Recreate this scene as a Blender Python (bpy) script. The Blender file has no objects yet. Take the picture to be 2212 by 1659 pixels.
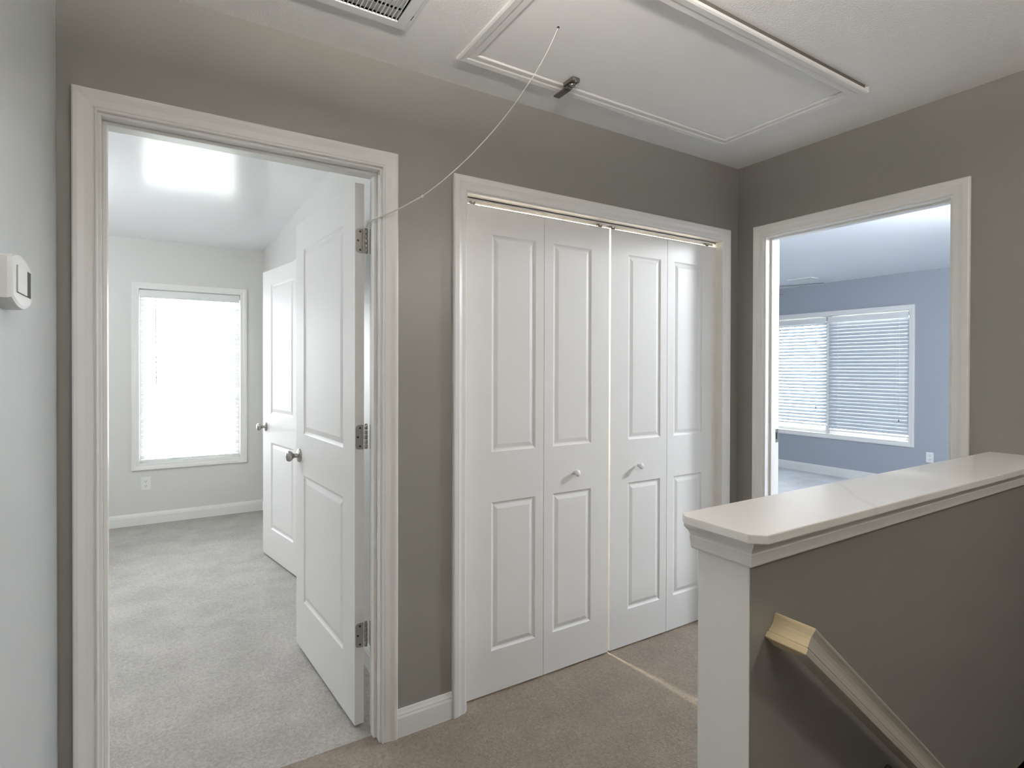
import bpy, bmesh, math, random
from mathutils import Vector, Matrix
random.seed(7)
C = bpy.context.scene.collection
R = math.radians
# ------------------------------------------------------------------ camera
CAM = Vector((0.0, 0.0, 1.3474)); YAW, PITCH, ROLL = R(31.853), R(-0.3777), R(0.14)
FPX, CY = 1194.25, 802.73
F_ = Vector((math.sin(YAW)*math.cos(PITCH), math.cos(YAW)*math.cos(PITCH), math.sin(PITCH)))
R0 = Vector((math.cos(YAW), -math.sin(YAW), 0)); U0 = R0.cross(F_)
R_ = R0*math.cos(ROLL)+U0*math.sin(ROLL); U_ = -R0*math.sin(ROLL)+U0*math.cos(ROLL)
cd = bpy.data.cameras.new('camera'); cam = bpy.data.objects.new('camera', cd); C.objects.link(cam)
cam.matrix_world = Matrix(((R_.x, U_.x, -F_.x, CAM.x), (R_.y, U_.y, -F_.y, CAM.y), (R_.z, U_.z, -F_.z, CAM.z), (0, 0, 0, 1)))
cd.sensor_width = 36.0; cd.sensor_fit = 'HORIZONTAL'; cd.lens = 36.0*FPX/2212.0
cd.shift_x = 0.0; cd.shift_y = (CY-829.5)/2212.0
cd.clip_start = 0.02
bpy.context.scene.camera = cam
# ------------------------------------------------------------------ world and exposure
SKY = 46.0
w = bpy.data.worlds.new('world'); bpy.context.scene.world = w; w.use_nodes = True
bg = w.node_tree.nodes['Background']; bg.inputs[0].default_value = (0.955, 0.96, 1.0, 1); bg.inputs[1].default_value = SKY
vs = bpy.context.scene.view_settings
vs.view_transform = 'Standard'; vs.look = 'None'; vs.exposure = 0.0; vs.gamma = 1.0; vs.use_curve_mapping = False
cy = bpy.context.scene.cycles
cy.max_bounces = 14; cy.diffuse_bounces = 8; cy.glossy_bounces = 5; cy.transparent_max_bounces = 16; cy.sample_clamp_indirect = 12.0
def area(name, loc, rot, sx, sy, power=0, col=(1, 1, 1), portal=False):
    l = bpy.data.lights.new(name, 'AREA'); l.shape = 'RECTANGLE'; l.size = sx; l.size_y = sy; l.energy = power; l.color = col
    o = bpy.data.objects.new(name, l); o.location = loc; o.rotation_euler = rot; C.objects.link(o)
    if portal: l.cycles.is_portal = True
    return o
area('bedroom_window_portal', (0.176, 5.80, 1.27), (R(-90), 0, 0), 0.80, 1.52, portal=True)
area('study_window_portal', (7.23, 3.86, 1.27), (0, R(90), 0), 1.52, 1.88, portal=True)
def point(name, loc, power, rad, col):
    l = bpy.data.lights.new(name, 'POINT'); l.energy = power; l.shadow_soft_size = rad; l.color = col
    o = bpy.data.objects.new(name, l); o.location = loc; C.objects.link(o); return o
point('closet_bulb_light', (1.725, 2.36, 2.27), 330.0, 0.022, (1.0, 0.93, 0.82))

# ------------------------------------------------------------------ materials
def mat(name, col, rough=0.5, spec=0.5, metal=0.0, bump=None, mottle=0.0, mscale=3.0):
    m = bpy.data.materials.new(name); m.use_nodes = True; nt = m.node_tree; b = nt.nodes['Principled BSDF']
    b.inputs['Base Color'].default_value = (*col, 1); b.inputs['Roughness'].default_value = rough
    b.inputs['Specular IOR Level'].default_value = spec; b.inputs['Metallic'].default_value = metal
    tc = nt.nodes.new('ShaderNodeTexCoord')
    if mottle:
        n = nt.nodes.new('ShaderNodeTexNoise'); n.inputs['Scale'].default_value = mscale; n.inputs['Detail'].default_value = 4
        nt.links.new(tc.outputs['Object'], n.inputs['Vector'])
        mx = nt.nodes.new('ShaderNodeMix'); mx.data_type = 'RGBA'
        mx.inputs[6].default_value = (*[c*(1-mottle) for c in col], 1); mx.inputs[7].default_value = (*[min(1, c*(1+mottle)) for c in col], 1)
        nt.links.new(n.outputs['Fac'], mx.inputs[0]); nt.links.new(mx.outputs[2], b.inputs['Base Color'])
    if bump:
        sc, st, dist = bump
        n = nt.nodes.new('ShaderNodeTexNoise'); n.inputs['Scale'].default_value = sc; n.inputs['Detail'].default_value = 3
        nt.links.new(tc.outputs['Object'], n.inputs['Vector'])
        bp = nt.nodes.new('ShaderNodeBump'); bp.inputs['Strength'].default_value = st; bp.inputs['Distance'].default_value = dist
        nt.links.new(n.outputs['Fac'], bp.inputs['Height']); nt.links.new(bp.outputs[0], b.inputs['Normal'])
    return m
M = {}
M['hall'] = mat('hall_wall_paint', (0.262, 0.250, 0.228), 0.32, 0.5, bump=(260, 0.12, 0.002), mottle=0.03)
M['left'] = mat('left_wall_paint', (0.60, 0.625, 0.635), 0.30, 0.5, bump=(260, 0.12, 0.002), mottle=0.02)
M['cream'] = mat('bedroom_wall_paint', (0.68, 0.67, 0.645), 0.45, 0.4, bump=(260, 0.1, 0.002))
M['blue'] = mat('study_wall_paint', (0.365, 0.39, 0.43), 0.5, 0.4, bump=(260, 0.1, 0.002))
M['plain'] = mat('closet_wall_paint', (0.75, 0.73, 0.69), 0.6, 0.3)
M['white'] = mat('white_trim_paint', (0.80, 0.79, 0.765), 0.35, 0.5, bump=(120, 0.05, 0.001))
M['door'] = mat('white_door_paint', (0.80, 0.79, 0.775), 0.5, 0.3, bump=(300, 0.08, 0.001))
M['ceil'] = mat('hall_ceiling_paint', (0.86, 0.85, 0.83), 0.75, 0.3, bump=(170, 0.55, 0.004), mottle=0.02, mscale=120)
M['ceilb'] = mat('bedroom_ceiling_paint', (0.85, 0.86, 0.88), 0.17, 0.5, bump=(30, 0.03, 0.002))
M['hatch'] = mat('hatch_paint', (0.86, 0.85, 0.83), 0.55, 0.4, mottle=0.02, mscale=6)
M['nickel'] = mat('satin_nickel', (0.42, 0.40, 0.37), 0.32, 0.5, 1.0)
M['dark_metal'] = mat('dark_screw_metal', (0.06, 0.055, 0.05), 0.5, 0.5, 0.7)
M['steel'] = mat('zinc_latch_metal', (0.30, 0.29, 0.26), 0.3, 0.5, 1.0, bump=(60, 0.3, 0.002))
M['plastic'] = mat('white_plastic', (0.78, 0.79, 0.78), 0.5, 0.4)
M['plastic_grey'] = mat('grey_plastic', (0.10, 0.10, 0.09), 0.9, 0.05)
M['lcd'] = mat('thermostat_window', (0.80, 0.83, 0.81), 0.6, 0.3)
M['slot'] = mat('dark_slot', (0.03, 0.03, 0.03), 0.6, 0.3)
M['dark'] = mat('dark_duct', (0.05, 0.05, 0.05), 0.8, 0.2)
M['duct'] = mat('galvanised_duct', (0.22, 0.22, 0.21), 0.6, 0.4)
M['duct_lip'] = mat('duct_lip_metal', (0.40, 0.40, 0.38), 0.6, 0.4)
M['gap_shade'] = mat('hatch_gap_shade', (0.15, 0.135, 0.115), 0.9, 0.1)  # hatch gap colour, its shade painted in
M['gap'] = mat('attic_gap', (0.05, 0.045, 0.04), 0.9, 0.1)
M['cord'] = mat('white_cord', (0.78, 0.76, 0.70), 0.7, 0.3)
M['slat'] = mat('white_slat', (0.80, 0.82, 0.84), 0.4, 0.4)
M['pine'] = mat('unpainted_pine', (0.66, 0.55, 0.35), 0.5, 0.4, mottle=0.06, mscale=25)
M['rail'] = mat('beige_rail_paint', (0.50, 0.465, 0.41), 0.38, 0.5, mottle=0.04, mscale=12)
M['fan'] = mat('fan_blade', (0.17, 0.18, 0.19), 0.5, 0.4)
M['lampglass'] = mat('fill_lamp_glass', (0.9, 0.88, 0.8), 0.3, 0.5)
M['ground'] = mat('outside_ground', (0.22, 0.23, 0.20), 0.9, 0.2, mottle=0.3, mscale=1.0)
b = M['lampglass'].node_tree.nodes['Principled BSDF']; b.inputs['Emission Color'].default_value = (1, .93, .86, 1); b.inputs['Emission Strength'].default_value = 15.0
M['lampup'] = mat('fill_lamp_diffuser', (0.9, 0.88, 0.85), 0.3, 0.5)
b = M['lampup'].node_tree.nodes['Principled BSDF']; b.inputs['Emission Color'].default_value = (1, .95, .89, 1); b.inputs['Emission Strength'].default_value = 540.0
# translucent slats
nt = M['slat'].node_tree; pb = nt.nodes['Principled BSDF']; tr = nt.nodes.new('ShaderNodeBsdfTranslucent'); tr.inputs[0].default_value = (0.85, 0.88, 0.92, 1)
mx = nt.nodes.new('ShaderNodeMixShader'); mx.inputs[0].default_value = 0.07; mx.name = 'thin'
nt.links.new(pb.outputs[0], mx.inputs[1]); nt.links.new(tr.outputs[0], mx.inputs[2]); nt.links.new(mx.outputs[0], nt.nodes['Material Output'].inputs[0])
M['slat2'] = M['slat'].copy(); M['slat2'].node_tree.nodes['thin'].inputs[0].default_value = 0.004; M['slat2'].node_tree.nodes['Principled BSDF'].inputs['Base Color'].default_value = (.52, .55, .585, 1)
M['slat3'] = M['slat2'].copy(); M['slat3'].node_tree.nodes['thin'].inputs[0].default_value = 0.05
# window pane: thin sheet of glass
g = bpy.data.materials.new('window_glass'); g.use_nodes = True; nt = g.node_tree; nt.nodes.remove(nt.nodes['Principled BSDF'])
t_ = nt.nodes.new('ShaderNodeBsdfTransparent'); t_.inputs[0].default_value = (0.94, 0.96, 0.96, 1)
gl = nt.nodes.new('ShaderNodeBsdfGlossy'); gl.inputs['Roughness'].default_value = 0.02
fr = nt.nodes.new('ShaderNodeFresnel'); fr.inputs[0].default_value = 1.45; mx = nt.nodes.new('ShaderNodeMixShader')
nt.links.new(fr.outputs[0], mx.inputs[0]); nt.links.new(t_.outputs[0], mx.inputs[1]); nt.links.new(gl.outputs[0], mx.inputs[2]); nt.links.new(mx.outputs[0], nt.nodes['Material Output'].inputs[0])
M['glass'] = g
# carpet: looped pile as fine relief, hall shade painted into its brown
c = mat('carpet', (0.40, 0.37, 0.33), 0.95, 0.1); nt = c.node_tree; pb = nt.nodes['Principled BSDF']
tc = nt.nodes['Texture Coordinate'] if 'Texture Coordinate' in nt.nodes else nt.nodes.new('ShaderNodeTexCoord')
n1 = nt.nodes.new('ShaderNodeTexNoise'); n1.inputs['Scale'].default_value = 85; n1.inputs['Detail'].default_value = 4; n1.inputs['Distortion'].default_value = 1.2
n2 = nt.nodes.new('ShaderNodeTexNoise'); n2.inputs['Scale'].default_value = 5; n2.inputs['Detail'].default_value = 5
for n in (n1, n2): nt.links.new(tc.outputs['Object'], n.inputs['Vector'])
rp = nt.nodes.new('ShaderNodeMapRange'); rp.inputs[1].default_value = 0.3; rp.inputs[2].default_value = 0.7; rp.inputs[3].default_value = 0.80; rp.inputs[4].default_value = 1.14
nt.links.new(n1.outputs['Fac'], rp.inputs[0])
rq = nt.nodes.new('ShaderNodeMapRange'); rq.inputs[1].default_value = 0.3; rq.inputs[2].default_value = 0.7; rq.inputs[3].default_value = 0.90; rq.inputs[4].default_value = 1.1
nt.links.new(n2.outputs['Fac'], rq.inputs[0])
mu = nt.nodes.new('ShaderNodeMath'); mu.operation = 'MULTIPLY'; nt.links.new(rp.outputs[0], mu.inputs[0]); nt.links.new(rq.outputs[0], mu.inputs[1])
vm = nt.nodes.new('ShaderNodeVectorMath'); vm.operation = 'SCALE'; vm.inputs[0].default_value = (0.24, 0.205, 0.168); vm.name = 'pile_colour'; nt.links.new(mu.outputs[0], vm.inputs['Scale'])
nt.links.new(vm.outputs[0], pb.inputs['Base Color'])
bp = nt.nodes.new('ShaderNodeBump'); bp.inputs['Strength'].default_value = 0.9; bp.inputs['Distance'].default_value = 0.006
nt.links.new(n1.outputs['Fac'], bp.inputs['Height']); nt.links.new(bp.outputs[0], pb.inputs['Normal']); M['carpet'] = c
for k_, col_ in (('carpet_bed_lit', (.395, .378, .35)), ('carpet_study_lit', (.66, .67, .69))):  # same carpet made paler, the brighter room light painted into the pile colour
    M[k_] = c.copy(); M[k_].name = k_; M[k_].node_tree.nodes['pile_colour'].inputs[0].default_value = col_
# ledge paint with a faint scuff line
nt_m = mat('ledge_paint', (0.80, 0.78, 0.75), 0.27, 0.5); nt = nt_m.node_tree; pb = nt.nodes['Principled BSDF']; tc = nt.nodes['Texture Coordinate']
sp = nt.nodes.new('ShaderNodeSeparateXYZ'); nt.links.new(tc.outputs['Object'], sp.inputs[0])
def mth(op, a, b_=None, nt=nt):
    n = nt.nodes.new('ShaderNodeMath'); n.operation = op
    for i, v in enumerate((a, b_)):
        if v is None: continue
        if isinstance(v, (int, float)): n.inputs[i].default_value = v
        else: nt.links.new(v, n.inputs[i])
    return n.outputs[0]
nz = nt.nodes.new('ShaderNodeTexNoise'); nz.inputs['Scale'].default_value = 14; nt.links.new(tc.outputs['Object'], nz.inputs['Vector'])
wob = mth('MULTIPLY', mth('SUBTRACT', nz.outputs['Fac'], 0.5), 0.03)
dx = mth('ABSOLUTE', mth('SUBTRACT', mth('ADD', mth('ADD', sp.outputs[0], wob), mth('MULTIPLY', sp.outputs[1], -1.05)), 0.70))
line = mth('SUBTRACT', 1.0, mth('MULTIPLY', dx, 70.0))
line = mth('MULTIPLY', mth('MAXIMUM', line, 0.0), 0.12)
mxx = nt.nodes.new('ShaderNodeMix'); mxx.data_type = 'RGBA'; mxx.inputs[6].default_value = (0.80, 0.78, 0.75, 1); mxx.inputs[7].default_value = (0.25, 0.24, 0.22, 1)
nt.links.new(line, mxx.inputs[0]); nt.links.new(mxx.outputs[2], pb.inputs['Base Color']); M['ledge'] = nt_m

# ------------------------------------------------------------------ mesh helpers
class MB:
    def __init__(s): s.v = []; s.f = []; s.s = []
    def add(s, vs_, fs, smooth=False):
        k = len(s.v); s.v += [tuple(v) for v in vs_]
        for f in fs: s.f.append([k+i for i in f]); s.s.append(smooth)
        return s
    def box(s, x0, x1, y0, y1, z0, z1):
        return s.add([(x0, y0, z0), (x1, y0, z0), (x1, y1, z0), (x0, y1, z0), (x0, y0, z1), (x1, y0, z1), (x1, y1, z1), (x0, y1, z1)],
                     [(0, 3, 2, 1), (4, 5, 6, 7), (0, 1, 5, 4), (1, 2, 6, 5), (2, 3, 7, 6), (3, 0, 4, 7)])
    def loft(s, rings, smooth=False, cap=True, closed=True):
        n = len(rings[0]); k = []; fs = []; vs_ = []
        for r in rings: vs_ += [tuple(p) for p in r]
        for i in range(len(rings)-1):
            for j in range(n if closed else n-1):
                a, b_ = i*n+j, i*n+(j+1) % n
                fs.append((a, b_, b_+n, a+n))
        base = len(s.v); s.add(vs_, fs, smooth)
        if cap:
            s.f.append([base+j for j in reversed(range(n))]); s.s.append(False)
            s.f.append([base+(len(rings)-1)*n+j for j in range(n)]); s.s.append(False)
        return s
    def lathe(s, prof, o=(0, 0, 0), ax=(0, 0, 1), seg=24, smooth=True):
        ax = Vector(ax).normalized(); t = Vector((1, 0, 0)) if abs(ax.x) < .9 else Vector((0, 1, 0)); a = ax.cross(t).normalized(); b_ = ax.cross(a); o = Vector(o)
        return s.loft([[o+ax*h+(a*math.cos(2*math.pi*j/seg)+b_*math.sin(2*math.pi*j/seg))*max(r, 1e-5) for j in range(seg)] for h, r in prof], smooth)
    def tube(s, pts, rad, seg=8):
        pts = [Vector(p) for p in pts]; rings = []
        rad = rad if isinstance(rad, (list, tuple)) else [rad]*len(pts)
        up = Vector((0.3, 0.9, 0.1)).normalized()
        for i, p in enumerate(pts):
            d = (pts[min(i+1, len(pts)-1)]-pts[max(i-1, 0)]).normalized(); a = d.cross(up).normalized(); b_ = a.cross(d)
            rings.append([p+(a*math.cos(2*math.pi*j/seg)+b_*math.sin(2*math.pi*j/seg))*rad[i] for j in range(seg)])
        return s.loft(rings, True)
    def build(s, name, m, parent=None, bevel=0, loc=None):
        me = bpy.data.meshes.new(name); me.from_pydata(s.v, [], s.f); me.update()
        bm = bmesh.new(); bm.from_mesh(me)
        bmesh.ops.recalc_face_normals(bm, faces=bm.faces)
        for f, sm in zip(bm.faces, s.s): f.smooth = sm
        if bevel:
            es = [e for e in bm.edges if e.is_manifold and e.calc_face_angle(0) > R(40)]
            r = bmesh.ops.bevel(bm, geom=es, offset=bevel, segments=2, affect='EDGES', profile=0.6, clamp_overlap=True)
        bm.to_mesh(me); bm.free(); me.materials.append(m)
        o = bpy.data.objects.new(name, me); C.objects.link(o)
        if parent is not None: o.parent = parent
        if loc is not None: o.location = loc
        return o
def tag(o, label=None, cat=None, group=None, kind=None):
    if label: o['label'] = label
    if cat: o['category'] = cat
    if group: o['group'] = group
    if kind: o['kind'] = kind
    return o
def empty(name, loc=(0, 0, 0), rz=0.0):
    o = bpy.data.objects.new(name, None); o.location = loc; o.rotation_euler = (0, 0, rz); o.empty_display_size = 0.05; C.objects.link(o); return o
def boxes(name, m, *bs, parent=None, bevel=0):
    mb = MB()
    for q in bs: mb.box(*q)
    return mb.build(name, m, parent, bevel)
def st(o, label, cat): return tag(o, label, cat, kind='structure')
def sweep(prof, p0, p1, out, nrm, m0=(0, 0), m1=(0, 0)):
    """board: profile points (d along out, h along nrm); ends lengthened by m*(d,h) for mitres"""
    p0, p1, out, nrm = Vector(p0), Vector(p1), Vector(out), Vector(nrm); al = (p1-p0).normalized()
    return MB().loft([[p0+out*d+nrm*h-al*(m0[0]*d+m0[1]*h) for d, h in prof], [p1+out*d+nrm*h+al*(m1[0]*d+m1[1]*h) for d, h in prof]])
def vrect(a0, a1, z0, z1, holes):
    """split a wall rectangle into boxes round its openings: list of (a0,a1,z0,z1)"""
    out = []; cuts = sorted(holes); a = a0
    for h0, h1, b0, b1 in cuts:
        if h0 > a: out.append((a, h0, z0, z1))
        if b0 > z0: out.append((h0, h1, z0, b0))
        if b1 < z1: out.append((h0, h1, b1, z1))
        a = h1
    if a < a1: out.append((a, a1, z0, z1))
    return out
D, XB, XL, H = 1.928, 2.655, -0.258, 2.44
YR = D+0.115; XR = XB+0.115
Y2, X2 = 5.677, 7.106
RW = 0.765          # bedroom right wall
# ------------------------------------------------------------------ walls, floor, ceilings
d1 = (-0.178, 0.660, 0.0, 2.070); cl = (0.975, 2.548, 0.0, 2.045); dB = (0.938, 1.776, 0.0, 2.052)
mid = D+0.0575
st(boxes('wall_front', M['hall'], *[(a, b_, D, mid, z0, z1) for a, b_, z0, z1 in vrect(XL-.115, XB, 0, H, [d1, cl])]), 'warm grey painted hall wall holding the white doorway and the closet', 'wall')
st(boxes('wall_bedroom_near', M['cream'], *[(a, b_, mid, YR, z0, z1) for a, b_, z0, z1 in vrect(-2.7, RW, 0, H, [d1])]), 'cream wall on the bedroom side of the open doorway', 'wall')
st(boxes('wall_closet_near', M['plain'], *[(a, b_, mid, YR, z0, z1) for a, b_, z0, z1 in vrect(RW, XB, 0, H, [cl])]), 'white inner face of the closet front wall', 'wall')
xm = XB+0.0575
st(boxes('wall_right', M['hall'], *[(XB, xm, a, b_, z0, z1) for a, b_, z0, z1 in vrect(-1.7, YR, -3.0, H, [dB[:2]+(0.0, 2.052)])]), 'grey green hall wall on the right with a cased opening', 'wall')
st(boxes('wall_study_near', M['blue'], *[(xm, XR, a, b_, z0, z1) for a, b_, z0, z1 in vrect(0.2, 5.3, 0, H, [dB])]), 'blue grey wall round the cased opening on its far side', 'wall')
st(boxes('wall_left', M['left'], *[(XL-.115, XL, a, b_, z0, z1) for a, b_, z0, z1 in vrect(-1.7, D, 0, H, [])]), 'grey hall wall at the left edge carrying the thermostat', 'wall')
st(boxes('wall_back', M['hall'], *[(a, b_, -1.815, -1.7, z0, z1) for a, b_, z0, z1 in vrect(XL-.115, XR, -3.0, H, [])]), 'grey hall wall behind the viewpoint', 'wall')
st(boxes('wall_bedroom_far', M['cream'], *[(a, b_, Y2, Y2+.13, z0, z1) for a, b_, z0, z1 in vrect(-2.7, RW+.115, 0, H, [(-.222, .574, .512, 2.026)])]), 'cream bedroom wall behind the single window', 'wall')
st(boxes('wall_bedroom_right', M['cream'], *[(RW, RW+.115, a, b_, z0, z1) for a, b_, z0, z1 in vrect(YR, Y2, 0, H, [(3.615, 4.36, 0, 2.05)])]), 'cream bedroom wall behind the two white doors', 'wall')
st(boxes('wall_bedroom_left', M['cream'], *[(-2.7, -2.6, a, b_, z0, z1) for a, b_, z0, z1 in vrect(YR, Y2, 0, H, [])]), 'cream bedroom wall out of sight left of the doorway', 'wall')
st(boxes('wall_bedroom_closet', M['plain'], (RW+.115, 1.6, 3.4, 3.5, 0, H), (RW+.115, 1.6, 4.5, 4.6, 0, H), (1.5, 1.6, 3.5, 4.5, 0, H)), 'white closet walls behind the ajar bedroom door', 'wall')
st(boxes('wall_closet', M['plain'], (RW+.115, XB, 2.72, 2.8, 0, H), (RW+.116, RW+.15, YR, 2.72, 0, H), (XB-.03, XB, YR, 2.8, 0, H)), 'white closet walls behind the bifold doors', 'wall')
st(boxes('wall_study_far', M['blue'], *[(X2, X2+.13, a, b_, z0, z1) for a, b_, z0, z1 in vrect(0.2, 5.3, 0, H, [(2.928, 4.800, .512, 2.026)])]), 'blue grey wall behind the wide window with blinds', 'wall')
st(boxes('wall_study_side', M['blue'], *[(a, b_, 5.2, 5.3, z0, z1) for a, b_, z0, z1 in vrect(XR, X2+.13, 0, H, [])]), 'blue grey side wall out of sight in the far room', 'wall')
st(boxes('wall_study_right', M['blue'], (XR, X2+.13, 0.1, 0.2, 0, H)), 'blue grey wall out of sight on the right of the far room', 'wall')
HX, HY0, HY1 = 0.974, 0.677, 0.802
st(boxes('wall_half', M['hall'], (HX+.003, XB, HY0, HY1, -3.0, 1.012)), 'low grey stair wall under the white ledge', 'wall')
# floors (landing round the stairwell, with the treads going down)
fl = MB()
T = -0.25
fl.box(XL-.115, HX, -1.815, D, T, 0); fl.box(HX, XR, HY0, D, T, 0); fl.box(HX, XR, -1.815, -0.36, T, 0)
fl.box(XL-.115, XR, D, 1.983, T, 0); fl.box(RW+.05, XB, 1.983, 2.8, T, 0)
st(fl.build('floor', M['carpet']), 'looped carpet over the hall landing, shade painted in as brown beige', 'floor')
st(boxes('floor', M['carpet_bed_lit'], (-2.7, RW+.05, 1.983, Y2+.13, T, 0), (RW+.05, 1.6, 3.3, 4.7, T, 0)), 'same looped carpet in the bright bedroom, daylight painted in as pale grey', 'floor')
st(boxes('floor', M['carpet_study_lit'], (XR, X2+.13, 0.1, 5.3, T, 0)), 'carpet in the far room with the wide window, daylight painted in as a pale tone', 'floor')
stp = MB()
for i in range(12): stp.box(HX+.01+.225*i, min(HX+.01+.225*(i+1)+.02, 3.9), -0.36, HY0, -.19*(i+1)-.19, -.19*(i+1))
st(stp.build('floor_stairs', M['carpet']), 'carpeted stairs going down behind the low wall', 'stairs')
st(boxes('wall_stair', M['hall'], (HX, XB, -0.42, -0.36, -3.0, 0.0), (HX-.1, HX, -0.42, HY0, -3.0, -.26)), 'grey stairwell wall below the landing', 'wall')
# hall ceiling with hatch and vent holes
HP = (0.917, 2.250, 1.153, 1.705); VT = (0.055, 0.615, 1.10, 1.672)
ce = MB()
def cbox(x0, x1, y0, y1, z0=H, z1=H+.1): ce.box(x0, x1, y0, y1, z0, z1)
cbox(XL-.115, XR, -1.815, VT[2]); cbox(XL-.115, XR, HP[3], YR)
cbox(XL-.115, VT[0], VT[2], HP[3]); cbox(VT[1], HP[0], VT[2], HP[3]); cbox(HP[1], XR, VT[2], HP[3]); cbox(HP[0], HP[1], VT[2], HP[2]); cbox(VT[0], VT[1], VT[3], HP[3])
cbox(RW, XR, YR, 2.8)
ceo = ce.build('ceiling', M['ceil']); st(ceo, 'white textured hall ceiling with the hatch and air grille', 'ceiling')
st(boxes('ceiling', M['ceilb'], (-2.7, RW+.115, YR, Y2+.13, H, H+.1), (RW+.115, 1.6, 3.4, 4.6, H, H+.1)), 'white bedroom ceiling catching the window glare', 'ceiling')
M['ceils'] = mat('study_ceiling_paint', (0.84, 0.86, 0.88), 0.36, 0.5)
st(boxes('ceiling', M['ceils'], (XR, X2+.13, 0.1, 5.3, H, H+.1)), 'white ceiling of the far room above the fan', 'ceiling')
st(boxes('attic_lid', M['gap'], (-3.0, 7.6, -2.2, 6.1, H+.5, H+.6), (-3.0, 7.6, -2.2, -2.15, H+.1, H+.5), (-3.0, 7.6, 6.05, 6.1, H+.1, H+.5), (-3.0, -2.95, -2.2, 6.1, H+.1, H+.5), (7.55, 7.6, -2.2, 6.1, H+.1, H+.5)), 'dark unseen lid added above the ceiling to keep light out', 'attic_lid')  # unseen attic lid, added to keep light out of the ceiling holes
st(boxes('ground', M['ground'], (-60, 60, -60, 60, -3.4, -3.2)), 'lawn outside far below the windows', 'ground')
# ------------------------------------------------------------------ trim
CAS = [(0, 0), (0, .009), (.002, .012), (.005, .012), (.007, .008), (.009, .0075), (.011, .010), (.030, .0125), (.045, .0165), (.053, .017), (.057, .014), (.057, 0)]
CAS2 = [(0, 0), (0, .007), (.004, .010), (.020, .011), (.028, .0135), (.034, .0165), (.052, .018), (.057, .014), (.057, 0)]
def casing(name, prof, o, a, n, w0, w1, ztop, z0=0.0, label='', sill=False):
    """three boards: a = unit vector along the wall, n = normal, w0<w1 inner edges"""
    o, a, n, up = Vector(o), Vector(a), Vector(n), Vector((0, 0, 1)); r = empty(name, o+a*(w0+w1)/2*0)
    r.location = (0, 0, 0)
    P = lambda u, z: o+a*u+up*z
    sweep(prof, P(w0, z0), P(w0, ztop), -a, n, (1, 0) if sill else (0, 0), (1, 0)).build('casing_board', M['white'], r)
    sweep(prof, P(w1, z0), P(w1, ztop), a, n, (1, 0) if sill else (0, 0), (1, 0)).build('casing_board', M['white'], r)
    sweep(prof, P(w0, ztop), P(w1, ztop), up, n, (1, 0), (1, 0)).build('casing_board', M['white'], r)
    if sill: sweep(prof, P(w0, z0), P(w1, z0), -up, n, (1, 0), (1, 0)).build('casing_board', M['white'], r)
    st(r, label, 'trim'); return r
t1 = casing('trim_1', CAS, (0, D, 0), (1, 0, 0), (0, -1, 0), -0.167, 0.648, 2.060, label='white casing and jambs round the open bedroom doorway')
boxes('jamb', M['white'], (-.178, -.160, D-.001, YR+.001, 0, 2.052), parent=t1); boxes('jamb', M['white'], (.642, .660, D-.001, YR+.001, 0, 2.052), parent=t1)
boxes('head_jamb', M['white'], (-.178, .660, D-.001, YR+.001, 2.052, 2.070), parent=t1)
boxes('door_stop', M['white'], (-.160, -.149, 1.963, 2.001, 0, 2.041), parent=t1, bevel=.002); boxes('door_stop', M['white'], (.631, .642, 1.963, 2.001, 0, 2.041), parent=t1, bevel=.002)
boxes('door_stop', M['white'], (-.160, .642, 1.963, 2.001, 2.041, 2.052), parent=t1, bevel=.002)
casing('trim_2', CAS, (0, YR, 0), (1, 0, 0), (0, 1, 0), -0.167, 0.655, 2.060, label='white casing on the bedroom side of the doorway')
t3 = casing('trim_3', CAS2, (0, D, 0), (1, 0, 0), (0, -1, 0), 0.984, 2.520, 2.035, label='white casing and jambs round the bifold closet doors')
boxes('jamb', M['white'], (.975, .992, D-.001, YR, 0, 2.03), parent=t3); boxes('jamb', M['white'], (2.530, 2.548, D-.001, YR, 0, 2.03), parent=t3)
boxes('head_jamb', M['white'], (.975, 2.548, D-.001, YR, 2.03, 2.045), parent=t3)
t4 = casing('trim_4', CAS2, (XB, 0, 0), (0, 1, 0), (-1, 0, 0), 0.946, 1.768, 2.040, label='white casing and jambs round the opening to the blue grey room')
boxes('jamb', M['white'], (XB-.001, XR+.001, .938, .956, 0, 2.034), parent=t4); boxes('jamb', M['white'], (XB-.001, XR+.001, 1.758, 1.776, 0, 2.034), parent=t4)
boxes('head_jamb', M['white'], (XB-.001, XR+.001, .938, 1.776, 2.034, 2.052), parent=t4)
boxes('door_stop', M['white'], (2.692, 2.730, 1.748, 1.758, 0, 2.024), parent=t4, bevel=.002); boxes('door_stop', M['white'], (2.692, 2.730, .956, .966, 0, 2.024), parent=t4, bevel=.002)
boxes('door_stop', M['white'], (2.692, 2.730, .956, 1.758, 2.024, 2.034), parent=t4, bevel=.002)
boxes('strike_plate', M['nickel'], (2.736, 2.768, 1.7565, 1.758, .955, 1.025), parent=t4); boxes('strike_hole', M['slot'], (2.744, 2.758, 1.7555, 1.757, .972, 1.008), parent=t4)
casing('trim_5', CAS2, (RW, 0, 0), (0, 1, 0), (-1, 0, 0), 3.605, 4.370, 2.045, label='white casing behind the ajar bedroom closet door')
BAS = [(0, 0), (0, .013), (.070, .013), (.078, .0105), (.082, .0105), (.090, .007), (.0995, .004), (.0995, 0)]
UP = (0, 0, 1)
def base(name, segs, label):
    r = empty(name)
    for p0, p1, n in segs: sweep(BAS, (*p0, 0), (*p1, 0), UP, n).build('baseboard_length', M['white'], r)
    st(r, label, 'baseboard')
base('baseboard_front', [((.706, D), (.926, D), (0, -1, 0)), ((2.578, D), (XB, D), (0, -1, 0))], 'short white baseboard between the doorway and the closet')
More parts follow.
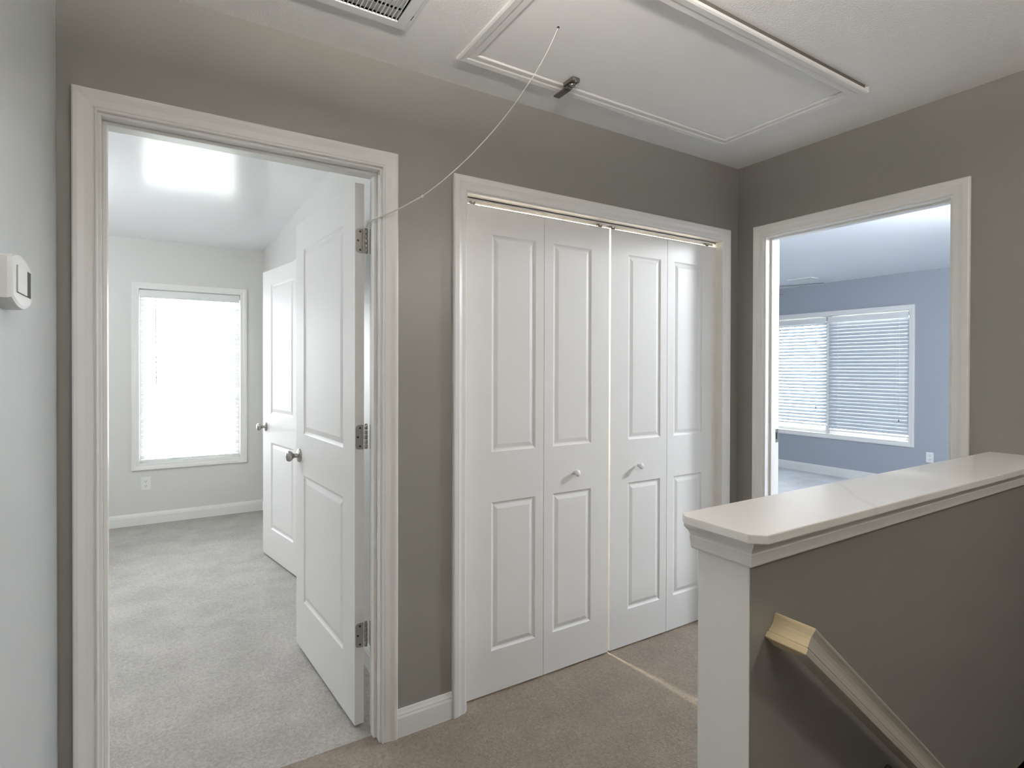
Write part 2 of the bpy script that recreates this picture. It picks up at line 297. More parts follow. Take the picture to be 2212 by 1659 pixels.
base('baseboard_right', [((XB, 1.826), (XB, D), (-1, 0, 0)), ((XB, .802), (XB, .889), (-1, 0, 0))], 'white baseboard beside the opening in the right wall')
base('baseboard_left', [((XL, -1.7), (XL, D), (1, 0, 0))], 'white baseboard along the left hall wall')
base('baseboard_bedroom', [((-2.6, Y2), (RW, Y2), (0, -1, 0)), ((RW, YR), (RW, 3.547), (-1, 0, 0)), ((RW, 4.428), (RW, Y2-.013), (-1, 0, 0)), ((-2.6, YR), (-2.6, Y2), (1, 0, 0))], 'white baseboard under the bedroom window')
BAS = [(d*1.1, h) for d, h in BAS]
base('baseboard_study', [((X2, 0.2), (X2, 5.2), (-1, 0, 0)), ((XR, 5.2), (X2, 5.2), (0, -1, 0)), ((XR, .2), (X2, .2), (0, 1, 0))], 'white baseboard under the wide blinded window')
# ------------------------------------------------------------------ windows
def window(name, o, a, n, w0, w1, z0, z1, label, mull=(), single=False):
    """o on the wall face, a along, n into the room; opening w0..w1"""
    o, a, n = Vector(o), Vector(a), Vector(n); r = empty(name)
    P = lambda u, h, z: o+a*u+n*h+Vector((0, 0, z))
    def bx(nm, m, u0, u1, h0, h1, q0, q1, par=r, bevel=0):
        p, q = P(u0, h0, q0), P(u1, h1, q1)
        return boxes(nm, m, (min(p.x, q.x), max(p.x, q.x), min(p.y, q.y), max(p.y, q.y), q0, q1), parent=par, bevel=bevel)
    W = M['white']; j = .010
    for u0, u1 in ((w0-j, w0), (w1, w1+j)): bx('window_jamb', W, u0, u1, -.13, .001, z0-j, z1+j)
    bx('window_jamb', W, w0, w1, -.13, .001, z1, z1+j); bx('window_sill', W, w0, w1, -.13, .002, z0-j, z0)
    for pr, pt, u in ((1, 0, 0),):
        up = Vector((0, 0, 1)); pf = [(d, h) for d, h in CAS2]
        sweep(pf, P(w0, 0, z0), P(w0, 0, z1), -a, n, (1, 0), (1, 0)).build('window_casing', W, r)
        sweep(pf, P(w1, 0, z0), P(w1, 0, z1), a, n, (1, 0), (1, 0)).build('window_casing', W, r)
        sweep(pf, P(w0, 0, z1), P(w1, 0, z1), up, n, (1, 0), (1, 0)).build('window_casing', W, r)
        sweep(pf, P(w0, 0, z0), P(w1, 0, z0), -up, n, (1, 0), (1, 0)).build('window_casing', W, r)
    edges = [w0]+list(mull)+[w1]
    for k in range(len(edges)-1):
        a0, a1 = edges[k]+(.02 if k else 0), edges[k+1]-(.02 if k < len(edges)-2 else 0); zm = (z0+z1)/2
        s = .035
        for (q0, q1, hh) in (((z0, z1, -.10),) if single else ((zm-.02, z1, -.115), (z0, zm+.02, -.090))):
            sb = MB()
            for (u0, u1, y0, y1) in ((a0, a0+s, q0, q1), (a1-s, a1, q0, q1), (a0+s, a1-s, q0, q0+s), (a0+s, a1-s, q1-s, q1)):
                p, q = P(u0, hh-.012, y0), P(u1, hh+.012, y1); sb.box(min(p.x, q.x), max(p.x, q.x), min(p.y, q.y), max(p.y, q.y), y0, y1)
            so = sb.build('window_sash', W, r)
            p, q = P(a0+s, hh-.002, 0), P(a1-s, hh+.002, 0)
            boxes('pane', M['glass'], (min(p.x, q.x), max(p.x, q.x), min(p.y, q.y), max(p.y, q.y), q0+s, q1-s), parent=so)
    for mu_ in mull: bx('window_mullion', W, mu_-.02, mu_+.02, -.13, -.045, z0, z1)
    st(r, label, 'window'); return r
window('window_1', (0, Y2, 0), (1, 0, 0), (0, -1, 0), -.212, .564, .522, 2.016, 'glaring single bedroom window with white casing', single=True)
window('window_2', (X2, 0, 0), (0, 1, 0), (-1, 0, 0), 2.938, 4.790, .522, 2.016, 'wide white framed window with two blinds', mull=(3.862,), single=True)
# ------------------------------------------------------------------ blinds
slat_meshes = {}
def blind(label, o, a, n, w0, w1, ztop, zbot, tilt, cords, wand=None, tassel=None, pitch=.0432, sm='slat2', group='slatted window blinds'):
    o, a, n = Vector(o), Vector(a), Vector(n); W = M['slat']; wd = w1-w0; cx = (w0+w1)/2
    base_ = o+a*cx+n*(-.040)
    rz = math.atan2(a.y, a.x); r = empty('window_blind', (base_.x, base_.y, zbot), rz)
    s = 1 if (Vector((math.cos(rz+math.pi/2), math.sin(rz+math.pi/2), 0)).dot(n) > 0) else -1   # local y sign towards the room
    hw = wd/2
    boxes('headrail', M['plastic'], (-hw, hw, -.025, .025, ztop-zbot-.045, ztop-zbot), parent=r)
    y0, y1 = (s*.026, s*.032) if s > 0 else (s*.032, s*.026)
    boxes('valance', M['plastic'], (-hw, hw, y0, y1, ztop-zbot-.068, ztop-zbot-.002), parent=r, bevel=.002)
    boxes('bottom_rail', M['plastic'], (-hw, hw, -.025, .025, 0.002, .020), parent=r, bevel=.004)
    me = None; k = 0; z = .020+.036
    while z < ztop-zbot-.075:
        if me is None:
            t = R(tilt); rings = []
            for x in (-hw+.003, hw-.003):
                ring = []
                for v, c_ in ((-.025, 0), (-.0125, .0022), (0, .003), (.0125, .0022), (.025, 0)):
                    ring.append((x, v, c_+.0012))
                for v, c_ in ((.025, 0), (.0125, .0022), (0, .003), (-.0125, .0022), (-.025, 0)):
                    ring.append((x, v, c_-.0012))
                # tilt: room-side edge goes down
                rings.append([(x_, y_*math.cos(t)+z_*math.sin(t)*s, z_*math.cos(t)-y_*s*math.sin(t)) for x_, y_, z_ in ring])
            so = MB().loft(rings).build('slat', M[sm], r); me = so.data
        else:
            so = bpy.data.objects.new('slat', me); C.objects.link(so); so.parent = r
        so.location = (0, 0, z+random.uniform(-.0008, .0008)); so.rotation_euler = (0, random.uniform(-.0006, .0006), 0); z += pitch; k += 1
    for cx_ in cords:
        for yy in (-.024, .024):
            boxes('ladder_cord', M['cord'], (cx_-.0011, cx_+.0011, yy*math.cos(R(tilt))-.0011, yy*math.cos(R(tilt))+.0011, .015, ztop-zbot-.045), parent=r)
    if wand:
        MB().tube([(wand[0], s*.036, ztop-zbot-.06), (wand[0]+.004, s*.040, wand[1]-zbot)], .004).build('tilt_wand', M['plastic'], r)
    if tassel:
        t = tassel
        MB().tube([(t[0], s*.036, ztop-zbot-.06), (t[0], s*.038, t[1]-zbot+.02)], .0012).build('pull_string', M['cord'], r)
        MB().lathe([(0, .003), (.004, .006), (.020, .005), (.026, .002)], (t[0], s*.038, t[1]-zbot)).build('tassel', M['plastic_grey'], r)
    tag(r, label, 'blind', group); return r
blind('white slatted blind glaring in the single bedroom window', (0, Y2, 0), (1, 0, 0), (0, -1, 0), -.206, .558, 2.010,   .532, 12, (-.34, .34), wand=(-.27, 1.20), pitch=.0445, sm='slat', group=None)
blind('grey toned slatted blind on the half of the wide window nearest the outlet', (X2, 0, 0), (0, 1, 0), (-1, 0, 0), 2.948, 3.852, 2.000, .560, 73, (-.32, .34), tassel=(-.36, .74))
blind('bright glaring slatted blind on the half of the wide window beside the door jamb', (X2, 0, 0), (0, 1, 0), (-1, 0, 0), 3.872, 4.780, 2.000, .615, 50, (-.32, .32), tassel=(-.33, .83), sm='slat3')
# ------------------------------------------------------------------ panelled doors
def panel_face(mb, x0, x1, z0, z1, panels, y, s, prof):
    """one face at local y, outward sign s; panels (px0,px1,pz0,pz1) with a moulded profile (inset, depth)"""
    xs = sorted({x0, x1} | {p[0] for p in panels} | {p[1] for p in panels}); zs = sorted({z0, z1} | {p[2] for p in panels} | {p[3] for p in panels})
    for i in range(len(xs)-1):
        for j in range(len(zs)-1):
            cx_, cz = (xs[i]+xs[i+1])/2, (zs[j]+zs[j+1])/2
            if any(p[0] < cx_ < p[1] and p[2] < cz < p[3] for p in panels): continue
            mb.add([(xs[i], y, zs[j]), (xs[i+1], y, zs[j]), (xs[i+1], y, zs[j+1]), (xs[i], y, zs[j+1])], [(0, 1, 2, 3)])
    for p in panels:
        rings = [[(p[0]+q, y-s*dp, p[2]+q), (p[1]-q, y-s*dp, p[2]+q), (p[1]-q, y-s*dp, p[3]-q), (p[0]+q, y-s*dp, p[3]-q)] for q, dp in [(0, 0)]+prof]
        mb.loft(rings, cap=False); l = rings[-1]; mb.add(l, [(0, 1, 2, 3)])
def door_leaf(w_, t, z0, z1, panels, prof):
    mb = MB(); panel_face(mb, 0, w_, z0, z1, panels, 0, -1, prof); panel_face(mb, 0, w_, z0, z1, panels, t, 1, prof)
    for (a, b_) in (((0, 0), (0, t)), ((w_, 0), (w_, t))): mb.add([(a[0], a[1], z0), (b_[0], b_[1], z0), (b_[0], b_[1], z1), (a[0], a[1], z1)], [(0, 1, 2, 3)])
    for z in (z0, z1): mb.add([(0, 0, z), (w_, 0, z), (w_, t, z), (0, t, z)], [(0, 1, 2, 3)])
    return mb
def weld(o):
    bm = bmesh.new(); bm.from_mesh(o.data); bmesh.ops.remove_doubles(bm, verts=bm.verts, dist=1e-5); bmesh.ops.recalc_face_normals(bm, faces=bm.faces); bm.to_mesh(o.data); bm.free(); return o
PR = [(.006, .005), (.012, .0075), (.016, .0075), (.037, .002)]
KNOB = [(0, .031), (.004, .032), (.008, .029), (.010, .014), (.014, .011), (.026, .0105), (.032, .013), (.038, .021), (.046, .0255), (.053, .0255), (.059, .021), (.062, .012), (.063, .001)]
def hinge(par, x, y, z, ang):
    """hinge on the leaf's edge: part with barrel and screws beneath"""
    pl = MB(); hh = .0455; r = .012; w0, w1 = -.001, .028     # plate lies on the leaf's hinge edge (local x=0), across the thickness
    ring = []
    for (cx_, cz, a0) in ((w1-r, hh-r, 0), (w1-r, -hh+r, -90)):
        pts = [(cx_+r*math.cos(R(a0+q)), cz+r*math.sin(R(a0+q))) for q in ((90, 60, 30, 0) if a0 == 0 else (90, 60, 30, 0))]
        ring += pts
    ring += [(w0, -hh), (w0, hh)]
    pl.loft([[(x-.0022, y+u, z+v) for u, v in ring], [(x+.0, y+u, z+v) for u, v in ring]])
    h = pl.build('hinge', M['nickel'], par)
    for u, v in ((.012, .034), (.020, 0), (.012, -.034)):
        MB().lathe([(0, .0042), (.0007, .0040)], (x-.0022, y+u, z+v), (-1, 0, 0), 12).build('screw', M['dark_metal'], h)
    for k in range(5):
        zz = z-hh+k*.0182
        MB().lathe([(0, .0052), (.0008, .0062), (.0160, .0062), (.0168, .0052)], (x-.004, y-.010, zz), (0, 0, 1), 14).build('knuckle', M['nickel'], h)
    MB().lathe([(-.003, .003), (-.001, .005), (.001, .005), (.002, .003)], (x-.004, y-.010, z+hh+.002), (0, 0, 1), 12).build('pin', M['nickel'], h)
    return h
# door 1: bedroom door, leaf swings into the bedroom
A1 = R(94.4)
dr = empty('door_1', (.620, 2.0445, 0), A1)
leaf = weld(door_leaf(.784, .035, .018, 2.030, [(.127, .659, 1.036, 1.898), (.127, .659, .250, .845)], PR).build('door_leaf', M['door'], dr))
for s, y0 in ((1, .035), (-1, 0)):
    k = MB().lathe([(h*1.0, r) for h, r in KNOB], (.722, y0, .930), (0, s, 0), 28).build('knob', M['nickel'], dr)
boxes('latch_plate', M['nickel'], (.784, .7855, .006, .029, .90, .96), parent=dr)
for z in (1.818, 1.089, .350): hinge(dr, 0, .004, z, 0)
st(dr, 'open white two panel bedroom door with satin knob, swung into the bedroom', 'door')
for z in (1.818, 1.089, .350): boxes('jamb_hinge_plate', M['nickel'], (.6405, .6421, 2.012, 2.044, z-.0455, z+.0455), parent=t1)
# door 2: closet door ajar in the bedroom
A2 = math.atan2(4.356-3.66, .596-.72)
dr = empty('door_2', (.738, 3.655, 0), A2)
weld(door_leaf(.706, .035, .012, 2.030, [(.125, .540, 1.022, 1.925), (.125, .540, .215, .820)], PR).build('door_leaf', M['door'], dr))
for s, y0 in ((1, .035), (-1, 0)): MB().lathe(KNOB, (.640, y0, .925), (0, s, 0), 28).build('knob', M['nickel'], dr)
st(dr, 'white two panel door standing ajar behind the open bedroom door', 'door')
# bifold closet doors
PB = [(.005, .004), (.010, .006), (.014, .006), (.030, .0015)]
BW = .3755; yb_ = D+.040
def bifold(name, x0, label, knobx, q, wx=0.0):
    r = empty(name, (x0, yb_, 0))
    for i, (off) in enumerate(((.113, .330), (.048, .265))):
        # each leaf angled a degree or so, seam slightly toward the hall
        l = weld(door_leaf(BW+wx-.003, .030, .010, 2.003, [(off[0], off[1], 1.003, 1.893), (off[0], off[1], .183, .795)], PB).build('door_leaf', M['door'], r))
        l.location = (i*(BW+wx)*math.cos(q)+.0015, (-math.sin(q)*(BW+wx) if i else 0), 0); l.rotation_euler = (0, 0, -q if i == 0 else q)
        for zz in (1.95, .16, 1.05) if i == 0 else (): pass
    kn = MB().lathe([(0, .008), (.006, .007), (.012, .009), (.018, .0145), (.024, .0150), (.028, .012), (.030, .001)], (knobx-x0, -.012 if knobx > 1.76 else -.001, .876), (0, -1, 0), 24).build('knob', M['door'], r)
    st(r, label, 'door'); return r
bifold('door_3', 1.010, 'white bifold closet door pair next to the bedroom doorway', 1.556, 0.005)
bf = bifold('door_4', 1.768, 'white bifold closet door pair in the corner half behind the ledge', 1.939, 0.007, .0035)
# track
r = empty('closet_track', (1.76, D+.055, 2.03))
boxes('channel', M['white'], (-.765, .765, -.012, .016, -.003, 0), (-.765, .765, -.012, -.010, -.010, 0), (-.765, .765, .006, .008, -.0175, 0), parent=r)
for x in (-.72, -.05, .03, .70):
    boxes('roller_bracket', M['steel'], (x-.012, x+.012, -.006, .008, -.026, -.012), parent=r); MB().lathe([(0, .006), (.012, .006)], (x, -.008, -.012), (0, 1, 0), 12).build('roller', M['plastic'], r)
tag(r, 'metal bifold track hidden along the top of the closet opening', 'track')
# closet bulb holder
r = empty('closet_light', (1.725, 2.36, H)); MB().lathe([(0, .055), (-.015, .055), (-.03, .03), (-.07, .022)], (0, 0, 0)).build('lamp_holder', M['plastic'], r)
MB().lathe([(-.07, .013), (-.085, .016), (-.10, .026)], (0, 0, 0)).build('bulb_neck', M['plastic'], r)
tag(r, 'bare bulb holder on the closet ceiling behind the bifold doors', 'light')
# ------------------------------------------------------------------ half wall end board, ledge, moulding
st(boxes('trim_6', M['white'], (HX, HX+.003, HY0+.001, HY1-.001, -.25, 1.012)), 'flat white end board of the low stair wall', 'trim')
lg = empty('wall_ledge', (HX, (HY0+HY1)/2, 1.012)); lg.location = (0, 0, 0)
z0, z1 = 1.0145, 1.0335; cp = [(XB, .627), (.958, .627), (.933, .652), (.933, .804), (.951, .8255), (XB, .828)]
MB().loft([[(x, y, z0) for x, y in cp], [(x, y, z1) for x, y in cp]]).build('ledge_board', M['ledge'], lg, bevel=.0025)
MO = [(0, 0), (0, .027), (.004, .0275), (.009, .0255), (.016, .0195), (.023, .0160), (.027, .0150), (.029, .0165), (.045, .0140), (.052, .0135), (.055, .0115), (.056, .010), (.056, 0)]
DN = (0, 0, -1); zt = 1.0145
sweep(MO, (XB, HY0, zt), (HX, HY0, zt), DN, (0, -1, 0), (0, 0), (0, 1)).build('cove_moulding', M['white'], lg)
sweep(MO, (HX, HY0, zt), (HX, HY1, zt), DN, (-1, 0, 0), (0, 1), (0, .6)).build('cove_moulding', M['white'], lg)
sweep([(d, h*.6) for d, h in MO], (HX, HY1, zt), (XB, HY1, zt), DN, (0, 1, 0), (0, 1/.6), (0, 0)).build('cove_moulding', M['white'], lg)
tag(lg, 'glossy white ledge with clipped corners and moulding on the low stair wall', 'ledge')
# ------------------------------------------------------------------ handrail
sl = R(40.2); ax = Vector((math.cos(sl), 0, -math.sin(sl))); up_ = Vector((math.sin(sl), 0, math.cos(sl))); hr = .0555
Y0 = .592; top = Vector((1.060, 0, .8475))
PROF = [(0, .0), (0, -.0015), (.0015, 0), (.0115, 0), (.013, -.0015), (.0135, -.0045), (.016, -.0030), (.022, -.0042), (.030, -.0055), (.038, -.0050), (.045, -.0028), (.049, -.001), (.0525, -.0005), (.0550, -.003), (.0555, -.008)]
# (height u from bottom, offset o outwards)
TH = .042
def rail_ring(dist, mitre):
    ring = []
    for u, o_ in PROF: ring.append((u, o_))
    full = ring+[(hr, -TH+.008), (.0525, -TH), (.0, -TH)]
    out = []
    for u, o_ in full:
        y = Y0-o_; p = top-up_*(hr-u); p = Vector((p.x, y, p.z))
        out.append(p+ax*(dist-(o_ if mitre else 0)))
    return out
rl = empty('handrail', (0, 0, 0))
MB().loft([rail_ring(0, True), rail_ring(1.75, False)]).build('rail', M['rail'], rl)
ring0 = []; ring1 = []
full = PROF+[(hr, -TH+.008), (.0525, -TH), (.0, -TH)]
for u, o_ in full:
    p = top-up_*(hr-u)-ax*(o_)                       # profile faces back up the slope
    ring0.append(Vector((p.x, Y0-o_, p.z))); ring1.append(Vector((p.x, HY0-.0005, p.z)))
MB().loft([ring0, ring1]).build('rail_return', M['pine'], rl)
rl.children[-1]['label'] = 'bare yellow pine return at the head of the rail'
for dist in (.665, 1.45):
    bpnt = top+ax*dist-up_*hr
    MB().tube([(bpnt.x, Y0+.022, bpnt.z+.002), (bpnt.x, Y0+.022, bpnt.z-.030), (bpnt.x, Y0+.035, bpnt.z-.045), (bpnt.x, HY0-.001, bpnt.z-.050)], .008, 10).build('bracket', M['dark_metal'], rl)
    MB().lathe([(0, .026), (.006, .024), (.009, .012)], (bpnt.x, HY0, bpnt.z-.050), (0, -1, 0)).build('bracket_plate', M['dark_metal'], rl)
tag(rl, 'beige moulded handrail sloping down the low stair wall', 'handrail')
# ------------------------------------------------------------------ attic hatch
ht = empty('attic_hatch', (0, 0, 0))
boxes('hatch_panel', M['hatch'], (.9205, 2.2465, 1.1565, 1.7015, H-.002, H+.010), parent=ht)
HT = [(0, 0), (0, .006), (.004, .008), (.024, .008), (.030, .0105), (.050, .012), (.056, .009), (.056, 0)]
def hb(p0, p1, out, m=(1, 0)): return sweep(HT, p0, p1, out, (0, 0, -1), m, m).build('hatch_trim_board', M['white'], ht)
e0, e1, f0, f1 = .917, 2.250, 1.153, 1.705
hb((e0, f0, H), (e0, f1, H), (-1, 0, 0)); hb((e1, f0, H), (e1, f1, H), (1, 0, 0)); hb((e0, f1, H), (e1, f1, H), (0, 1, 0))
o = hb((e0, f0, H-.013), (e1, f0, H-.013), (0, -1, 0)); o['label'] = 'trim board standing off the ceiling by a strip coloured dark as shade'
boxes('shadow_gap', M['gap_shade'], (e0-.050, e1+.028, f0-.055, f0-.004, H-.0132, H), parent=ht)  # dark strip filling the standoff, gap shade put into its colour
MB().lathe([(0, .004), (-.003, .004)], (1.06, 1.431, H-.002)).build('cord_hole', M['slot'], ht)
# latch
lt = boxes('latch', M['steel'], (1.283, 1.317, 1.640, 1.700, H-.016, H-.002), (1.287, 1.315, 1.690, 1.768, H-.027, H-.0205), (1.289, 1.313, 1.680, 1.700, H-.027, H-.010), parent=ht, bevel=.002)
MB().lathe([(0, .013), (.008, .013), (.012, .008), (.013, .001)], (1.300, 1.668, H-.016), (0, 0, -1), 16).build('latch_knob', M['steel'], lt)
MB().lathe([(0, .004), (.003, .003)], (1.300, 1.645, H-.016), (0, 0, -1), 10).build('screw', M['nickel'], lt)
tag(ht, 'white attic ladder hatch with trim and a metal latch', 'hatch')
# pull cord: hangs in the vertical plane from the hatch to the casing edge, then bends round it to the hinge
P0 = Vector((1.06, 1.431, H-.004))
UP1 = [(1.0600, 1.4310, 2.4360), (1.0443, 1.4491, 2.3879), (1.0283, 1.4674, 2.3444), (1.0061, 1.4929, 2.2930), (0.9908, 1.5104, 2.2635), (0.9650, 1.5400, 2.2134), (0.9368, 1.5724, 2.1660), (0.8996, 1.6151, 2.1102), (0.8562, 1.6649, 2.0528), (0.8062, 1.7222, 1.9966), (0.7722, 1.7612, 1.9636), (0.7458, 1.7915, 1.9402)]
LO1 = [(0.7458, 1.7915, 1.9402), (0.7202, 1.8209, 1.9243), (0.6824, 1.8643, 1.9017), (0.6584, 1.8918, 1.8916), (0.6415, 1.9112, 1.8839), (0.6320, 1.9450, 1.8821), (0.6270, 1.9620, 1.8815), (0.6265, 2.0020, 1.8805), (0.6285, 2.0320, 1.8789), (0.6265, 2.0400, 1.8682)]
cr = empty('pull_cord', P0)
def rel(l): return [p-P0 for p in l]
up1 = [Vector(p) for p in UP1]; lo1 = [Vector(p) for p in LO1]
def smooth(pts, n=5):
    out = []
    for i in range(len(pts)-1):
        a = pts[max(i-1, 0)]; b_ = pts[i]; c_ = pts[i+1]; d_ = pts[min(i+2, len(pts)-1)]
        for k in range(n):
            t = k/n; out.append(.5*((2*b_)+(c_-a)*t+(2*a-5*b_+4*c_-d_)*t*t+(3*b_-a-3*c_+d_)*t**3))
    return out+[pts[-1]]
u = smooth(rel(up1)); MB().tube(u, [.0009+.0009*min(1, i/(len(u)*.55)) for i in range(len(u))], 8).build('string', M['cord'], cr)
MB().tube(smooth(rel(lo1)), .0025, 8).build('lower_string', M['cord'], cr)
kp = rel([up1[-1]])[0]; dv = (up1[-2]-up1[-1]).normalized()
MB().lathe([(-.006, .001), (-.005, .0038), (0, .0046), (.004, .0040), (.006, .001)], kp, dv, 10).build('knot', M['cord'], cr)
tag(cr, 'thin white cord looping from the attic hatch to the door hinge', 'cord')
# ------------------------------------------------------------------ return air grille
vt = empty('air_grille', (0, 0, 0)); x0, x1, y0, y1 = VT
VX0, VX1, VY0, VY1 = .012, .655, 1.058, 1.712
def fr4(nm, m, X0, X1, Yy0, Yy1, wdt, zb, zt_, bev=0):
    return boxes(nm, m, (X0, X0+wdt, Yy0, Yy1, zb, zt_), (X1-wdt, X1, Yy0, Yy1, zb, zt_), (X0+wdt, X1-wdt, Yy0, Yy0+wdt, zb, zt_), (X0+wdt, X1-wdt, Yy1-wdt, Yy1, zb, zt_), parent=vt, bevel=bev)
fr4('outer_flange', M['plastic'], VX0, VX1, VY0, VY1, .014, H-.006, H, .0015)
fr4('face_frame', M['plastic'], VX0+.011, VX1-.011, VY0+.011, VY1-.011, .032, H-.009, H-.003, .0015)
boxes('latch_slot', M['slot'], (VX1-.0125, VX1-.0105, 1.615, 1.640, H-.0095, H-.0085), parent=vt)
ns = 44; sx = (x1-.008-x0-.003)/ns
me = None
for k in range(ns):
    xx = x0+.006+sx*(k+.5)
    if me is None: so = MB().loft([[(-.0012, y0, 0), (.0012, y0, 0), (.0042, y0, .011), (.0018, y0, .011)], [(-.0012, y1, 0), (.0012, y1, 0), (.0042, y1, .011), (.0018, y1, .011)]]).build('slat', M['plastic'], vt); me = so.data
    else: so = bpy.data.objects.new('slat', me); C.objects.link(so); so.parent = vt
    so.location = (xx, 0, H-.007)
boxes('filter_frame', M['plastic'], (x0, x1, 1.605, 1.632, H+.012, H+.020), (x1-.026, x1, 1.13, 1.606, H+.012, H+.020), parent=vt)
boxes('duct_liner', M['duct'], (x0, x1, y0, y1, H+.30, H+.31), (x0-.01, x0, y0, y1, H, H+.3), (x1, x1+.01, y0, y1, H, H+.3), (x0, x1, y0-.01, y0, H, H+.3), (x0, x1, y1, y1+.01, H, H+.3), parent=vt)
boxes('duct_lip', M['duct_lip'], (x0, x1, 1.636, y1, H+.0045, H+.007), parent=vt)
tag(vt, 'white return air grille in the ceiling cut off by the top of the picture', 'vent')
# ------------------------------------------------------------------ thermostat
th = empty('thermostat', (XL, 1.35, 1.503))
def arc_ring(x, hw, hh, bul, n=8, side=0.0):
    pts = []
    for i in range(n+1): t = -1+2*i/n; pts.append((x, t*hw, hh+bul*(1-t*t)))
    for i in range(n+1): t = 1-2*i/n; pts.append((x, t*hw, -hh-bul*(1-t*t)))
    return pts
tb = MB().loft([arc_ring(0, .081, .036, .014), arc_ring(.022, .081, .036, .014), arc_ring(.027, .079, .034, .014), arc_ring(.029, .073, .030, .012)])
tb.build('case', M['plastic'], th)
boxes('screen_frame', M['plastic_grey'], (.0285, .0296, -.049, .066, -.023, .026), parent=th)
boxes('display', M['lcd'], (.0295, .0310, -.048, .026, -.022, .025), parent=th)
tag(th, 'white wall thermostat with a pale display on the left wall', 'thermostat')
# ------------------------------------------------------------------ outlets
def outlet(loc, rz, label):
    r = empty('wall_outlet', loc, rz)
    boxes('cover_plate', M['plastic'], (-.036, .036, 0, .005, -.057, .057), parent=r, bevel=.002)
    for z in (-.020, .020):
        so = MB().loft([[(x, y, z+zz) for x, zz in ((-.016, -.010), (-.010, -.0145), (.010, -.0145), (.016, -.010), (.016, .010), (.010, .0145), (-.010, .0145), (-.016, .010))] for y in (.004, .0065)]).build('socket', M['plastic'], r)
        boxes('socket_slot', M['slot'], (-.007, -.0045, .0062, .0070, z-.004, z+.005), (.0045, .007, .0062, .0070, z-.004, z+.005), (-.002, .002, .0062, .0070, z-.011, z-.007), parent=so)
    tag(r, label, 'outlet'); return r
outlet((-.166, Y2, .350), math.pi, 'white wall outlet under the glaring bedroom window')
outlet((X2, 2.730, .375), math.pi/2, 'white wall outlet on the blue grey wall beside the blinds')
# ------------------------------------------------------------------ ceiling fan, register
fx, fy, fz = 4.90, 3.45, 2.145
fn = empty('ceiling_fan', (fx, fy, H))
dz = fz-H
MB().lathe([(0, .065), (-.02, .068), (-.05, .045), (-.06, .014), (dz+.10, .014)], (0, 0, 0)).build('canopy_rod', M['plastic'], fn)
MB().lathe([(dz+.105, .03), (dz+.085, .09), (dz+.055, .165), (dz+.030, .205), (dz+.012, .205), (dz-.005, .16), (dz-.03, .08), (dz-.04, .01)], (0, 0, 0), seg=40).build('motor_housing', M['plastic'], fn)
bl = None
for k in range(5):
    a = R(-65)+k*2*math.pi/5; t = R(13)
    pr_ = [(.14, .045), (.20, .055), (.30, .062), (.60, .068), (.65, .062), (.668, .045)]
    if bl is None:
        rings = [[(x, -w_*math.cos(t), -w_*math.sin(t)-.003), (x, w_*math.cos(t), w_*math.sin(t)-.003), (x, w_*math.cos(t), w_*math.sin(t)+.003), (x, -w_*math.cos(t), -w_*math.sin(t)+.003)] for x, w_ in pr_]
        o = MB().loft(rings).build('blade', M['fan'], fn); bl = o.data
    else: o = bpy.data.objects.new('blade', bl); C.objects.link(o); o.parent = fn
    o.location = (0, 0, dz-.004); o.rotation_euler = (0, 0, a)
tag(fn, 'ceiling fan with grey blades just inside the far room', 'fan')
rg = empty('ceiling_register', (6.56, 3.86, H))
boxes('register_frame', M['plastic'], (-.075, -.06, -.15, .15, -.012, 0), (.06, .075, -.15, .15, -.012, 0), (-.06, .06, -.15, -.135, -.012, 0), (-.06, .06, .135, .15, -.012, 0), parent=rg)
for k in range(6): boxes('louver', M['plastic'], (-.055+k*.02, -.050+k*.02, -.135, .135, -.010, -.001), parent=rg)
boxes('register_back', M['dark'], (-.06, .06, -.135, .135, -.001, 0), parent=rg)
tag(rg, 'small white ceiling register beyond the fan', 'vent')
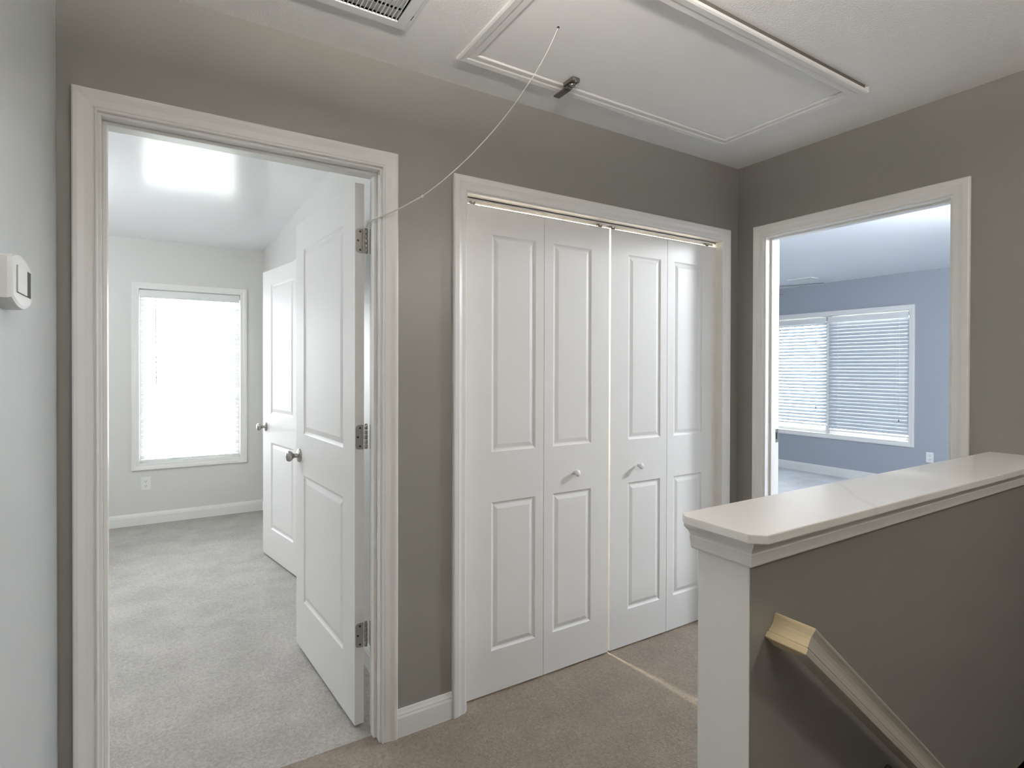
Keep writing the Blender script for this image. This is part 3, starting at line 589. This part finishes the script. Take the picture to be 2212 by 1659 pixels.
# ------------------------------------------------------------------ fill lamps, all unseen and added for brightness
lm = empty('fill_lamp', (.45, .42, H)); MB().lathe([(0, .06), (-.02, .06), (-.03, .02), (-.17, .02), (-.185, .045), (-.195, .045)], (0, 0, 0), seg=32).build('fill_lamp_stem', M['nickel'], lm)  # unseen bowl uplight, added to brighten the hall and its ceiling
MB().lathe([(-.215, .150), (-.245, .143), (-.285, .115), (-.315, .070), (-.328, .02), (-.329, .002)], (0, 0, 0), seg=36).build('fill_lamp_bowl', M['lampglass'], lm)
MB().lathe([(-.2145, .002), (-.2140, .138)], (0, 0, 0), seg=36).build('fill_lamp_light', M['lampup'], lm)
tag(lm, 'unseen uplighting bowl lamp added to fill the hall with light', 'lamp')
M['coolglobe'] = mat('cool_fill_lamp_glass', (0.9, 0.9, 0.9), 0.3, 0.5)
b = M['coolglobe'].node_tree.nodes['Principled BSDF']; b.inputs['Emission Color'].default_value = (.90, .95, 1, 1); b.inputs['Emission Strength'].default_value = 112.0
M['coolglobe2'] = M['coolglobe'].copy(); M['coolglobe2'].node_tree.nodes['Principled BSDF'].inputs['Emission Strength'].default_value = 430.0
def globe(x, y, label, m='coolglobe'):  # unseen globe, added as fill light for a room
    lm = empty('fill_lamp', (x, y, H)); MB().lathe([(0, .06), (-.02, .06), (-.03, .02), (-.17, .02), (-.185, .045), (-.195, .045)], (0, 0, 0), seg=32).build('fill_lamp_stem', M['nickel'], lm)
    MB().lathe([(-.195, .04), (-.205, .07), (-.225, .10), (-.27, .12), (-.315, .11), (-.35, .08), (-.37, .045), (-.378, .005)], (0, 0, 0), seg=32).build('fill_lamp_globe', M[m], lm)
    tag(lm, label, 'lamp')
globe(-1.1, 3.9, 'globe lamp added as unseen fill in the bedroom, left of the doorway')
globe(4.0, 0.9, 'globe lamp added as unseen fill in the far room, behind the hall wall', 'coolglobe2')
M['warmglobe'] = M['coolglobe'].copy(); b = M['warmglobe'].node_tree.nodes['Principled BSDF']; b.inputs['Emission Strength'].default_value = 58.0; b.inputs['Emission Color'].default_value = (1, .95, .88, 1)
globe(2.0, -.8, 'globe lamp added as unseen fill over the stairwell, behind the viewpoint', 'warmglobe')
